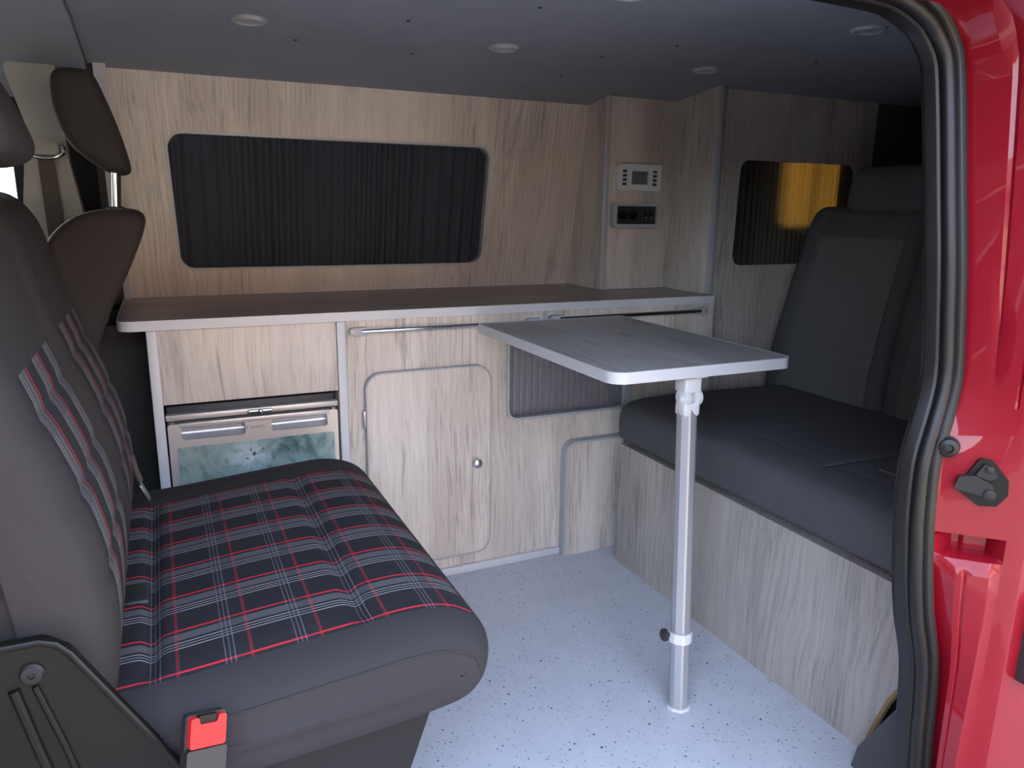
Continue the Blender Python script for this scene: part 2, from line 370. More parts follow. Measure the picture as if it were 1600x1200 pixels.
# far side of the body, black lined, with the rear side window opening and the driver's door window
body_far = plate('wall_far', rect(-1.7, 2.8, -.1, 1.5), [rounded(rect(2.33, 2.64, 1.0, 1.30), .04), rounded(rect(-1.25, -.335, .80, 1.28), .06)], FY, 2.455, 2.49, 'black_lining')
struct(body_far, 'black lined far side of the van body', 'wall')
plate('pane', rounded(rect(2.32, 2.65, .99, 1.31), .04), [], FY, 2.468, 2.473, 'glass', body_far)
plate('pane', rounded(rect(-1.26, -.325, .79, 1.29), .06), [], FY, 2.468, 2.473, 'glass', body_far)
plate('outer_skin', rect(-1.7, 2.85, -.25, 1.55), [rounded(rect(2.33, 2.64, 1.0, 1.30), .04), rounded(rect(-1.25, -.335, .80, 1.28), .06)], FY, 2.492, 2.50, 'red', body_far)
rear = struct(box('wall_rear', 2.76, 2.80, .60, 2.48, -.1, 1.5, 'black_lining'), 'dark lined rear end of the van', 'wall')
# near side behind the door opening (interior lining) and the cab's near side
near = struct(plate('wall_near', [(1.12, -.1), (2.78, -.1), (2.78, 1.45), (1.12, 1.45)], [], FY, .68, .70, 'black_lining'), 'dark lined near side wall behind the door opening', 'wall')
cabside = struct(plate('wall_front', rect(-1.7, -.32, -.1, 1.5), [rounded(rect(-1.3, -.5, .80, 1.28), .06)], FY, .62, .66, 'dash'), 'near side of the driving cab with its door window', 'wall')
plate('pane', rounded(rect(-1.31, -.49, .79, 1.29), .06), [], FY, .638, .642, 'glass', cabside)
# windscreen end of the cab
def scr(u, v, w): return (-1.62 + (v - .75) * .55 + w, u, v)
ws = struct(plate('window_1', rounded(rect(.70, 2.42, .78, 1.40), .08), [], scr, 0, .006, 'glass'), 'raked windscreen at the front of the cab', 'windscreen')
dash = thing('dashboard', 'dark plastic dashboard under the windscreen', 'dashboard', (-1.4, 1.53, 0))
box('body', -1.68, -1.1, .66, 2.45, .0, .72, 'dash', dash, .04, 3)
box('top_pad', -1.66, -1.18, .70, 2.42, .715, .76, 'dash', dash, .02, 3)
box('glove_box_lid', -1.105, -1.085, .80, 1.25, .42, .62, 'dash', dash, .008)

# ------------------------------------------------------------------ far wall lining above the worktop (leans inwards)
def WY(u, v, w):                         # v = height, w = depth behind the face
    return (u, 2.411 - (v - .79) * (.126 / .595) + w, v)
win = rounded([(.053, .866), (.993, .866), (.992, 1.240), (.040, 1.240)], .042, 8)
wall_panel = plate('wall_left', [(-.083, .785), (1.335, .785), (1.335, 1.392), (-.083, 1.392)], [win], WY, 0, .012, 'oak_lean')
struct(wall_panel, 'light oak wall panel around the wide curtained side window above the worktop', 'wall')
win_o = rounded([(.049, .862), (.997, .862), (.996, 1.244), (.036, 1.244)], .046, 8)
win_i = rounded([(.056, .869), (.990, .869), (.989, 1.237), (.043, 1.237)], .039, 8)
plate('window_edging', win_o, [win_i], WY, -.0015, .03, 'edge_grey', wall_panel)
def curtain(name, fn, u0, u1, v0, v1, n, amp, mat, label, seed=0):
    rnd = random.Random(seed); vs_, fs = [], []; m = n * 10; rows = 8
    ph = [rnd.uniform(.75, 1.25) for _ in range(n + 1)]
    acc = [0]
    for k in range(m): acc.append(acc[-1] + 2 * math.pi / 10 * ph[k // 10])
    for th in (0, .0018):
        for j in range(rows + 1):
            v = v0 + (v1 - v0) * j / rows
            for k in range(m + 1):
                a = amp * (.75 + .25 * math.sin(k * .07 + seed)) * (1 + .15 * math.sin(j * .9 + k * .3))
                vs_.append(fn(u0 + (u1 - u0) * k / m, v, a * math.sin(acc[k]) + th))
    S = (m + 1) * (rows + 1)
    for j in range(rows):
        for k in range(m):
            a = j * (m + 1) + k
            fs += [(a, a + 1, a + m + 2, a + m + 1), (S + a, S + a + m + 1, S + a + m + 2, S + a + 1)]
    return tag(raw(name, vs_, fs, mat, None, angle=80), label, 'curtain')
curtain('curtain', lambda u, v, w: WY(u, v, .031 + w), -.0, 1.04, .83, 1.28, 27, .010, 'curtain', 'black pleated curtain drawn across the wide side window above the worktop', 2)
# grey edge strip at the cab end of the lining
def WYs(u, v, w): return WY(u, v, w)
struct(plate('trim_1', rect(-.112, -.083, .787, 1.425), [], WY, -.03, .012, 'edge_grey'), 'pale grey upright edge strip at the cab end of the oak wall', 'trim')

# ------------------------------------------------------------------ end panel and rear wood wall
endp = thing('end_panel', 'upright oak end panel closing the kitchen beside the rear bench', 'panel', (1.61, 2.1, 0))
box('panel', 1.602, 1.618, 1.962, 2.40, .0, 1.44, 'oak_wall', endp, .001)
box('edging', 1.600, 1.621, 1.953, 1.963, .0, 1.44, 'edge_grey', endp, .003)
rwin = rounded([(1.722, .874), (2.25, .874), (2.25, 1.212), (1.730, 1.212)], .035, 8)
rw = plate('wall_right', rect(1.619, 2.32, .0, 1.445), [rwin], FY, 1.985, 2.0, 'oak_wall')
struct(rw, 'shaded oak wall panel with the rear side window behind the bench backrest', 'wall')
struct(box('trim_2', 2.321, 2.755, 1.985, 2.0, .3, 1.44, 'carpet', None, .006), 'dark lining at the rear edge of the shaded oak wall', 'trim')
curtain('thin_curtain', lambda u, v, w: FY(u, v, 2.425 + w), 1.75, 2.74, .70, 1.40, 40, .008, 'thin_curtain', 'thin pleated curtain glowing ochre in the rear side window', 5)

# ------------------------------------------------------------------ column with control panel
colm = thing('control_column', 'oak boxed column with controls rising from the worktop to the ceiling', 'column', (1.46, 2.2, .787))
box('front_panel', 1.343, 1.601, 2.170, 2.184, .788, 1.402, 'oak_wall', colm, .001)
raw('side_panel', [(1.331, 2.172, .788), (1.343, 2.172, .788), (1.331, 2.172, 1.40), (1.343, 2.172, 1.40), (1.331, 2.44, .788), (1.343, 2.44, .788), (1.331, 2.32, 1.38), (1.343, 2.32, 1.38)],
    [(0, 1, 3, 2), (4, 6, 7, 5), (0, 2, 6, 4), (1, 5, 7, 3), (0, 4, 5, 1), (2, 3, 7, 6)], 'oak_wall', colm)
box('edging', 1.324, 1.345, 2.162, 2.172, .788, 1.403, 'edge_grey', colm, .003)
# ================================================================== kitchen
fc = thing('fridge_cabinet', 'pale oak fridge housing with grey edged side panels under the worktop', 'cabinet', (.18, 2.1, 0))
box('side_panel', -.043, -.027, 1.922, 2.40, .0, .763, 'oak', fc, .001)
box('edging', -.045, -.022, 1.913, 1.923, .0, .763, 'edge', fc, .003)
box('top_panel', -.022, .393, 1.915, 1.931, .583, .763, 'oak', fc, .0015)
box('divider', .396, .414, 1.922, 2.40, .0, .763, 'oak', fc, .001)
box('edging', .394, .417, 1.911, 1.923, .0, .763, 'edge', fc, .003)
box('back_panel', -.027, .396, 2.385, 2.40, .0, .763, 'fridge_dark', fc, .001)
# fridge
fr = thing('fridge', 'champagne silver compact fridge with a stormy sea print on its door', 'fridge', (.185, 2.1, .03))
box('cabinet', -.018, .389, 1.945, 2.37, .03, .572, 'fridge_dark', fr, .004)
box('top_strip', -.020, .391, 1.918, 1.946, .541, .556, 'fridge', fr, .003)
lt = thing_catch = box('catch', .166, .226, 1.909, 1.920, .544, .553, 'steel', fr, .003)
lathe('catch_button', [(.006, 0), (.006, .004), (.003, .006)], (.196, 1.909, .5485), (0, -1, 0), 'chrome', lt, 14)
door_o = rounded(rect(-.018, .389, .06, .533), .006, 3)
r1 = rounded(rect(.012, .158, .491, .523), .006, 4); r2 = rounded(rect(.222, .362, .491, .523), .006, 4)
fd = plate('door', door_o, [r1, r2], FY, 1.917, 1.946, 'fridge', fr)
for r_ in ((.012, .158), (.222, .362)):
    n = 8; vs_, fs = [], []
    for k in range(n + 1):
        a = k / n; z = .489 + .036 * a; y = 1.921 + .02 * math.sin(math.pi * a) ** .7
        vs_ += [(r_[0] - .002, y, z), (r_[1] + .002, y, z)]
    for k in range(n): fs.append((2 * k, 2 * k + 1, 2 * k + 3, 2 * k + 2))
    raw('grip_recess', vs_, fs, 'fridge_recess', fd)
box('upper_lip', .008, .366, 1.913, 1.918, .523, .535, 'fridge', fd, .002)
for hx in (-.008, .378): lathe('hinge_cap', [(.009, 0), (.009, .004), (.005, .006)], (hx, 1.925, .534), (0, 0, 1), 'steel', fd, 14)
po = rounded(rect(.0, .378, .09, .474), .006, 3)
pic = plate('door_print', po, [], FY, 1.9155, 1.918, 'storm', fd)
def text(name, s, size, loc, rot, mat, parent, ext=.0004):
    cu = bpy.data.curves.new(name, 'FONT'); cu.body = s; cu.size = size; cu.extrude = ext; cu.align_x = 'CENTER'; cu.align_y = 'CENTER'
    tmp = bpy.data.objects.new(name, cu); COL.objects.link(tmp)
    me = bpy.data.meshes.new_from_object(tmp.evaluated_get(bpy.context.evaluated_depsgraph_get()))
    bpy.data.objects.remove(tmp); me.name = name
    me.transform(Matrix.Translation(loc) @ rot); me.materials.append(M[mat])
    return link(bpy.data.objects.new(name, me), parent)
text('door_lettering', 'DOMETIC', .0085, (.190, 1.9166, .507), Matrix.Rotation(R(90), 4, 'X'), 'letter', fd)
bm = bmesh.new(); bm_box(bm, .1605, .162, 1.9162, 1.917, .504, .510); bm_box(bm, .1625, .166, 1.9162, 1.917, .5085, .510); from_bm('door_emblem', bm, 'letter', fd)
# base cabinet
bc = thing('base_cabinet', 'long pale oak kitchen base cabinet with hatch door and tambour opening', 'cabinet', (.85, 2.1, 0))
tamb = rounded(rect(.872, 1.30, .447, .735), [.035, .02, .02, .02], 7)
hatch = rounded(rect(.459, .818, .063, .625), .045, 8)
plate('front_panel', rect(.417, 1.60, .022, .763), [tamb], FY, 1.912, 1.928, 'oak', bc)
box('side_panel', 1.585, 1.600, 1.93, 2.40, .0, .763, 'oak', bc, .001)
box('carcass_back', .417, 1.585, 2.385, 2.40, .0, .763, 'fridge_dark', bc, .001)
box('carcass_base', .417, 1.585, 1.93, 2.385, .02, .035, 'oak', bc, .001)
box('joint_strip', .986, .997, 1.906, 1.913, .712, .763, 'edge_grey', bc, .001)
hd = plate('hatch_door', rounded(rect(.463, .814, .067, .621), .042, 8), [], FY, 1.8935, 1.911, 'oak_door', bc)
plate('edging', hatch, [rounded(rect(.4625, .8145, .0665, .6215), .0415, 8)], FY, 1.893, 1.912, 'edge_grey', hd)
lathe('knob', [(.005, 0), (.005, .008), (.011, .011), (.0135, .016), (.012, .021), (.006, .024), (.001, .0245)], (.770, 1.8935, .344), (0, -1, 0), 'steel', hd, 20)
for hz in (.50, .18): box('hinge', .4525, .4588, 1.894, 1.912, hz - .025, hz + .025, 'steel', hd, .002)
plate('tambour_edging', tamb, [rounded(rect(.880, 1.292, .455, .727), [.028, .013, .013, .013], 7)], FY, 1.907, 1.93, 'edge_grey', bc)
td = box('tambour_door', .866, 1.31, 1.945, 1.950, .44, .74, 'tambour_gap', bc, .001)
slat_me = None
x = .881
while x < 1.29:
    if slat_me is None:
        s = box('slat', -.0092, .0092, 1.9415, 1.9465, .442, .738, 'tambour', None, .0008); slat_me = s.data; bpy.data.objects.remove(s)
    s = bpy.data.objects.new('slat', slat_me); link(s, td); s.location.x = x; x += .0208
ld = plate('low_locker_front', rounded(rect(1.064, 1.262, .0, .362), [0, 0, 0, .030], 6), [], FY, 1.884, 1.912, 'oak_door', bc)
lo_ = rounded(rect(1.056, 1.40, -.3, .369), [0, 0, 0, .037], 6); li_ = rounded(rect(1.064, 1.40, -.3, .3615), [0, 0, 0, .030], 6)
arc = lambda L: [p for p in L if p[0] < 1.3 and p[1] > -.1]
ao = sorted(arc(lo_), key=lambda p: p[1] + p[0]); ai = sorted(arc(li_), key=lambda p: p[1] + p[0])
plate('edging', [(1.056, 0)] + ao + [(1.262, .369), (1.262, .3615)] + ai[::-1] + [(1.064, 0)], [], FY, 1.881, 1.912, 'edge_grey', ld)
lathe('screw_head', [(.003, 0), (.003, .001), (.0015, .002)], (1.083, 1.884, .183), (0, -1, 0), 'steel', ld, 10)
struct(box('trim_3', .417, 1.056, 1.902, 1.912, .0, .024, 'edge', None, .003), 'pale vinyl strip where the floor meets the kitchen cabinet', 'trim')
# worktop
wt = thing('worktop', 'brown-grey wood-effect kitchen worktop with pale grey edge band', 'worktop', (.75, 2.1, .765))
wo = rounded([(-.104, 1.906), (1.600, 1.906), (1.600, 2.412), (-.104, 2.412)], [.035, .004, 0, .01], 8)
wi = rounded([(-.101, 1.909), (1.598, 1.909), (1.598, 2.411), (-.101, 2.411)], [.032, .004, 0, .01], 8)
plate('top', wi, [], FZ, .766, .787, 'worktop', wt)
plate('edging', wo, [wi], FZ, .764, .7875, 'edge', wt)
# chrome rails
def rail(x0, x1, z, label):
    t = thing('table_rail', label, 'rail', ((x0 + x1) / 2, 1.90, z))
    tube('bar', [(x0 + .03, 1.895, z), (x1 - .03, 1.895, z)], .0062, 'chrome', t, 12)
    for e, sgn in ((x0, 1), (x1, -1)):
        b = plate('end_bracket', rounded(rect(min(e, e + sgn * .05), max(e, e + sgn * .05), z - .010, z + .010), .0098, 6), [], FY, 1.893, 1.9115, 'edge_grey', t)
        for q in (.009, .040): lathe('screw', [(.0042, 0), (.0036, .0015), (.001, .002)], (e + sgn * q, 1.893, z), (0, -1, 0), 'brass', b, 10)
    return t
rail(.424, .975, .737, 'chrome rail on the cabinet front above the hatch door')
rail(1.0, 1.565, .742, 'chrome rail on the cabinet front by the end panel, behind the table')
# control panel and sockets on the column
cp = thing('control_panel', 'white rectangular control unit with small screen, upper one on the column', 'control panel', (1.45, 2.16, 1.14))
def colrect(px0, px1, z0, z1, r=.003): return rounded(rect(px0, px1, z0, z1), r, 4)
body = plate('housing', colrect(1.372, 1.541, 1.112, 1.196, .005), [colrect(1.425, 1.489, 1.132, 1.174, .001)], FY, 2.152, 2.170, 'white_plastic', cp)
plate('screen', rect(1.424, 1.490, 1.131, 1.175), [], FY, 2.157, 2.162, 'screen', cp)
for bx in (1.389, 1.507):
    for k in range(4): box('button', bx, bx + .015, 2.149, 2.153, 1.128 + k * .0135, 1.137 + k * .0135, 'dash', cp, .001)
skt = thing('socket_panel', 'grey framed black socket unit, lower one on the column', 'socket', (1.45, 2.16, 1.0))
plate('frame', colrect(1.356, 1.541, .992, 1.072, .014), [colrect(1.372, 1.529, 1.004, 1.062, .004)], FY, 2.148, 2.170, 'edge_grey', skt)
plate('face', rect(1.370, 1.531, 1.002, 1.064), [], FY, 2.158, 2.166, 'black_plastic', skt)
for sx in (1.398, 1.437): lathe('power_outlet', [(.016, 0), (.016, .004), (.012, .004), (.011, .0005), (.001, .0005)], (sx, 2.158, 1.033), (0, -1, 0), 'black_metal', skt, 18)
for sx in (1.488, 1.509): box('switch', sx - .006, sx + .006, 2.154, 2.159, 1.019, 1.044, 'black_metal', skt, .002)
for sx in (1.488, 1.509): box('indicator', sx - .002, sx + .002, 2.1525, 2.155, 1.023, 1.027, 'white_plastic', skt, .0005)
# ------------------------------------------------------------------ table
tb = thing('table', 'small grey wood-effect table with pale edging hung on the cabinet rail', 'table', (1.0, 1.5, 0))
to = rounded(rect(.765, 1.222, 1.185, 1.868), [.035, .03, .006, .006], 8)
ti = rounded(rect(.768, 1.219, 1.188, 1.865), [.032, .027, .005, .005], 8)
plate('top', ti, [], FZ, .7235, .7455, 'table', tb)
plate('edging', to, [ti], FZ, .7225, .746, 'edge', tb)
lg0, lg1 = Vector((.938, 1.140, .0)), Vector((.972, 1.222, .665))
def leg_prism(name, a, b, w_, d_, mat, parent, rad):
    """bar of lens-like section with a front ridge"""
    sec = [(-w_, -d_ * .15), (-w_ * .72, -d_ * .62), (-w_ * .12, -d_), (w_ * .12, -d_), (w_ * .72, -d_ * .62), (w_, -d_ * .15), (w_, d_ * .3), (w_ * .7, d_ * .8), (-w_ * .7, d_ * .8), (-w_, d_ * .3)]
    ax = (b - a).normalized(); u = Vector((.93, -.36, 0)); u = (u - ax * u.dot(ax)).normalized(); v = ax.cross(u)
    if v.y < 0: v = -v
    vs_ = [a + u * p[0] + v * p[1] for p in sec] + [b + u * p[0] + v * p[1] for p in sec]; n = len(sec)
    return raw(name, vs_, [(i, (i + 1) % n, (i + 1) % n + n, i + n) for i in range(n)] + [tuple(range(n)), tuple(range(n, 2 * n))[::-1]], mat, parent, angle=22)
lo = thing  # alias kept local
ax = (lg1 - lg0).normalized()
leg = leg_prism('leg', lg0 + ax * .006, lg0 + ax * .655, .0205, .019, 'alu', tb, 0)
leg_prism('foot', lg0, lg0 + ax * .007, .025, .023, 'white_plastic', leg, 0)
leg_prism('clamp_collar', lg0 + ax * .150, lg0 + ax * .172, .0245, .0225, 'white_plastic', leg, 0)
c0 = lg0 + ax * .167
lathe('clamp_knob', [(.004, 0), (.004, .012), (.013, .014), (.014, .022), (.010, .026)], (c0.x - .016, c0.y + .006, c0.z), (-1, .25, 0), 'black_plastic', leg, 12)
top = lg0 + ax * .652
hj = thing
bm = bmesh.new(); bm_box(bm, top.x - .020, top.x + .020, top.y - .018, top.y + .018, top.z - .012, top.z + .018, .006, 3); kn = from_bm('knuckle', bm, 'white_plastic', tb)
lathe('knuckle_ear', [(.001, 0), (.019, 0), (.019, .010), (.015, .012)], (top.x - .008, top.y - .002, top.z + .027), (-1, -.15, 0), 'white_plastic', kn, 20)
lathe('knuckle_ear', [(.001, 0), (.019, 0), (.019, .010), (.015, .012)], (top.x + .020, top.y - .002, top.z + .027), (-1, -.15, 0), 'white_plastic', kn, 20)
lathe('pivot_bolt', [(.007, 0), (.007, .008), (.004, .010)], (top.x - .017, top.y - .006, top.z + .026), (-1, -.3, 0), 'white_plastic', kn, 14)
box('leg_socket', top.x - .021, top.x + .021, top.y - .018, top.y + .022, .684, .718, 'white_plastic', tb, .006, 3)
lathe('mounting_plate', [(.034, 0), (.034, .004), (.028, .0055)], (top.x + .012, top.y + .005, .7225), (0, 0, -1), 'white_plastic', tb, 28)

# ================================================================== ceiling lights
for i, (lx, ly, lab) in enumerate(((.213, 1.79, 'round ceiling downlight nearest the driving cab, over the worktop'), (.80, 1.79, 'round ceiling downlight over the worktop, middle of the far row'),
        (1.41, 1.79, 'round ceiling downlight nearest the control column'), (.81, 1.255, 'round ceiling downlight at the top edge above the table'), (1.405, 1.25, 'round ceiling downlight above the rear bench seat'))):
    z = ceil_z(ly)
    t = thing('ceiling_downlight', lab, 'light', (lx, ly, z), 'recessed ceiling downlights')
    lathe('bezel', [(.024, -.004), (.036, -.002), (.037, .003), (.033, .007), (.027, .008), (.024, .005)], (lx, ly, z), (0, 0, -1), 'satin', t, 28)
    lathe('lens', [(.001, .004), (.018, .005), (.025, .003), (.025, 0)], (lx, ly, z), (0, 0, -1), 'lens', t, 24)

# ================================================================== upholstery
def ring_loft(prof_fn, stations, closed_caps=True):
    """stations: list of rings (list of points)"""
    bm = bmesh.new(); rings = [[bm.verts.new(p) for p in prof_fn(s)] for s in stations]; n = len(rings[0])
    for A, B in zip(rings, rings[1:]):
        for k in range(n): bm.faces.new((A[k], A[(k + 1) % n], B[(k + 1) % n], B[k]))
    if closed_caps:
        for ring_, sg in ((rings[0], -1), (rings[-1], 1)):
            cen = sum((v.co for v in ring_), Vector()) / n; prev = ring_
            for f_, out_ in ((.72, .0025), (.42, .0045), (.16, .005)):
                cur = [bm.verts.new(cen.lerp(v.co, f_) + Vector((0, sg * out_, 0))) for v in ring_]
                for k in range(n): bm.faces.new((prev[k], prev[(k + 1) % n], cur[(k + 1) % n], cur[k]))
                prev = cur
            bm.faces.new(prev)
    return bm
def resample(pts, n):
    P = [Vector(p) for p in pts]; P.append(P[0]); L = [0]
    for a, b in zip(P, P[1:]): L.append(L[-1] + (b - a).length)
    out = []; j = 0
    for k in range(n):
        d = L[-1] * k / n
        while L[j + 1] < d: j += 1
        out.append(P[j].lerp(P[j + 1], (d - L[j]) / max(1e-9, L[j + 1] - L[j])))
    return out
def chaikin(pts, it=2):
    for _ in range(it):
        q = []
        for i, p in enumerate(pts):
            a = Vector(p); b = Vector(pts[(i + 1) % len(pts)]); q += [a.lerp(b, .25), a.lerp(b, .75)]
        pts = q
    return pts
def inset_loop(loop, d):
    n = len(loop); out = []
    for i in range(n):
        t = (loop[(i + 1) % n] - loop[i - 1]).normalized(); out.append(loop[i] + Vector((-t.y, t.x)) * d)
    return out
def cushion(parent, part, prof, y0, y1, edge, mat, n=110, plaid_fn=None, dip=None, plaid_name='tartan_panel', mid=26, uvfn=None, pmat='plaid'):
    """prof: (x, z) loop counter-clockwise; extruded over y with rounded ends. edge = [(dy, inset)...] from the end inwards"""
    loop = resample(prof, n); area = sum(a.x * b.y - b.x * a.y for a, b in zip(loop, loop[1:] + loop[:1]))
    if area < 0: loop.reverse()
    st = [(y0 + d, i) for d, i in edge]
    ys = [y0 + edge[-1][0] + (y1 - y0 - 2 * edge[-1][0]) * k / mid for k in range(1, mid)]
    st += [(y, edge[-1][1]) for y in ys] + [(y1 - d, i) for d, i in reversed(edge)]
    def ring(s):
        y, ins = s; out = []
        for p in inset_loop(loop, ins):
            dd = dip(p.x, p.y, y) if dip else (0, 0); out.append((p.x + dd[0], y, p.y + dd[1]))
        return out
    bm = ring_loft(ring, st)
    caps = [f for f in bm.faces if len(f.verts) > 6]
    bmesh.ops.recalc_face_normals(bm, faces=bm.faces); bm.normal_update()
    if plaid_fn:
        uv = bm.loops.layers.uv.new('UVMap')
        for f in bm.faces:
            for l in f.loops: l[uv].uv = uvfn(l.vert.co)
        bm2 = bm.copy()
        bmesh.ops.delete(bm, geom=[f for f in bm.faces if plaid_fn(f.calc_center_median(), f.normal)], context='FACES')
        bmesh.ops.delete(bm2, geom=[f for f in bm2.faces if not plaid_fn(f.calc_center_median(), f.normal)], context='FACES')
    def fin(b, nm, mt, par):
        me = bpy.data.meshes.new(nm); b.to_mesh(me); b.free(); smooth(me, 60)
        for p in me.polygons:
            if len(p.vertices) > 6: p.use_smooth = False
        me.materials.append(M[mt]); return link(bpy.data.objects.new(nm, me), par)
    o = fin(bm, part, mat, parent)
    if plaid_fn: o['panel'] = fin(bm2, plaid_name, pmat, o).name; del o['panel']
    return o
ps = thing('passenger_seat', 'swivelled double passenger seat with red and white tartan cushion, facing the rear', 'seat', (.12, 1.32, 0))
seat_prof = chaikin([(-.17, .452), (-.02, .456), (.10, .466), (.22, .476), (.30, .482), (.36, .470), (.405, .435), (.412, .38), (.385, .335), (.33, .315), (.05, .300), (-.17, .292)], 3)
EDGE = [(0, .070), (.001, .056), (.004, .044), (.010, .034), (.018, .0255), (.028, .0175), (.040, .0105), (.053, .0045), (.066, .001), (.08, 0)]
def bumpy(d, w_): return math.exp(-(d / w_) ** 2)
def seat_dip(x, z, y):
    if z < .40: return (0, 0)
    s = 0
    if .96 < y < 1.61:
        f = min(1, (y - .96) / .03, (1.61 - y) / .03)
        s -= f * (.010 * bumpy(x + .055, .010) + .009 * bumpy(x - .222, .012))
        s += f * .004 * (math.sin((x + .055) / .277 * math.pi) if -.055 < x < .222 else 0)
    s -= .004 * bumpy(y - 1.613, .006) if x < .36 else 0
    return (0, s)
cushion(ps, 'seat_cushion', seat_prof, .890, 1.754, EDGE, 'fabric', n=230, mid=90, dip=seat_dip,
        plaid_fn=lambda c, nn: .955 < c.y < 1.613 and nn.dot(Vector((.35, 0, 1)).normalized()) > .35 and c.x < .385,
        uvfn=lambda c: (c.x + max(0, .455 - c.z) * .6 * (1 if c.x > .3 else 0), c.y))
seam_loop = inset_loop(resample(seat_prof, 230) if sum(a.x * b.y - b.x * a.y for a, b in zip(seat_prof, seat_prof[1:] + seat_prof[:1])) > 0 else list(reversed(resample(seat_prof, 230))), .0375)
seam = sorted([p for p in seam_loop if p.y > .40 and p.x > -.12], key=lambda p: p.x - p.y * .6)
tube('seam_piping', [(p.x, .8965, p.y) for p in seam], .0016, 'fabric_brown', ps, 6)
box('belt_pocket', -.105, -.058, 1.185, 1.250, .430, .4585, 'black_plastic', ps, .006, 3)
# backrest halves
def back_prof():
    front = [(-.105, .40), (-.085, .50), (-.086, .60), (-.108, .70), (-.140, .79), (-.165, .86), (-.185, .95), (-.205, 1.03)]
    rear_ = [(-.25, 1.075), (-.31, 1.06), (-.31, .95), (-.27, .80), (-.23, .60), (-.22, .40)]
    return chaikin(front + rear_, 2)
BP = back_prof()
EB = [(0, .050), (.002, .035), (.008, .022), (.018, .012), (.032, .005), (.05, 0)]
def back_dip(x, z, y):
    s = 0
    for zc in (.60, .70, .80): s -= .004 * bumpy(z - zc, .010)
    return (s, 0) if x > -.21 and z > .45 else (0, 0)
for (y0, y1, p0, p1) in ((.925, 1.338, 1.0, 1.275), (1.342, 1.745, 1.40, 1.68)):
    cushion(ps, 'backrest', BP, y0, y1, EB, 'fabric_brown', n=130, mid=40, dip=back_dip,
            plaid_fn=lambda c, nn, p0=p0, p1=p1: p0 < c.y < p1 and nn.x > .5 and .44 < c.z < .855 and c.x > -.22, uvfn=lambda c: (c.z, c.y), pmat='plaid_back')
def headrest(parent, xc, yc, z0, z1, tx, wy, lean, mat, posts, pdx=.012, name='headrest'):
    pr = chaikin([(xc - tx / 2 + .02, z0), (xc + tx / 2 - .005, z0 + .01), (xc + tx / 2 - lean * .5, (z0 + z1) / 2), (xc + tx / 2 - lean - .01, z1 - .01), (xc - lean, z1), (xc - tx / 2 - lean * .6, z1 - .03), (xc - tx / 2 - lean * .3, (z0 + z1) / 2)], 3)
    h_ = cushion(parent, name, pr, yc - wy / 2, yc + wy / 2, [(0, .03), (.003, .02), (.009, .011), (.02, .004), (.04, 0)], mat, n=60, mid=14)
    for py in posts: tube('post', [(xc + pdx, py, z0 - .06), (xc + pdx * .6, py, z0 + .03)], .0065, 'chrome', h_, 12)
headrest(ps, -.188, 1.13, 1.088, 1.245, .125, .26, .05, 'fabric_brown', (1.07, 1.19), -.045)
# seat pedestal, metal bracket, buckle
raw('pedestal', [(-.16, .97, .31), (.325, .97, .31), (.325, 1.66, .31), (-.16, 1.66, .31), (-.16, 1.03, .0), (.25, 1.03, .0), (.25, 1.60, .0), (-.16, 1.60, .0)],
    [(0, 3, 2, 1), (4, 5, 6, 7), (0, 1, 5, 4), (1, 2, 6, 5), (2, 3, 7, 6), (3, 0, 4, 7)], 'pedestal', ps)
brk = plate('recliner_bracket', rounded([(-.36, .585), (-.152, .583), (-.128, .565), (-.03, .385), (.02, .25), (-.36, .25)], [0, .02, .02, .03, .02, 0], 5), [], FY, .884, .898, 'black_metal', ps)
tube('rolled_edge', [(-.36, .881, .585), (-.155, .881, .583), (-.14, .881, .577), (-.128, .881, .563), (-.03, .881, .385), (.02, .881, .25)], .0045, 'black_metal', brk, 10)
lathe('bolt', [(.0125, 0), (.0125, .003), (.010, .006), (.004, .0065), (.004, .004), (.001, .004)], (-.166, .884, .546), (0, -1, 0), 'latch_metal', brk, 20)
tube('pressed_rib', [(-.185, .883, .53), (-.17, .883, .45), (-.145, .883, .33)], .006, 'black_metal', brk, 10)
tube('pressed_rib', [(-.165, .883, .53), (-.145, .883, .45), (-.12, .883, .33)], .004, 'black_metal', brk, 10)
bk = thing('belt_buckle', 'red seat belt buckle standing beside the tartan seat', 'buckle', (.0, .87, .33))
def BK(u, v, w):      # a slightly tilted local frame
    o_ = Vector((.004, .862, .435)); ux = Vector((.94, .25, -.22)).normalized(); vz = Vector((.12, .30, .94)).normalized(); vz = (vz - ux * vz.dot(ux)).normalized(); nn = vz.cross(ux)
    return tuple(o_ + ux * u + vz * v + nn * w)
plate('button', rounded([(-.021, -.017), (.021, -.017), (.021, .018), (.012, .018), (.010, .010), (-.010, .010), (-.012, .018), (-.021, .018)], [.003, .003, .003, .002, .002, .002, .002, .003], 3), [], BK, -.004, .008, 'red_plastic', bk)
plate('slot', rounded(rect(-.011, .011, .006, .019), .001, 2), [], BK, -.001, .009, 'black_metal', bk)
plate('casing', rounded([(-.023, -.075), (.023, -.075), (.024, .0), (.0235, .0195), (-.0235, .0195), (-.024, .0)], .004, 3), [], BK, .007, .020, 'black_plastic', bk)
plate('lower_casing', rounded([(-.023, -.075), (.023, -.075), (.0235, -.019), (-.0235, -.019)], .003, 3), [], BK, -.003, .010, 'black_plastic', bk)
plate('stalk', rounded(rect(-.014, .014, -.19, -.07), .003, 3), [], BK, .004, .012, 'black_plastic', bk)
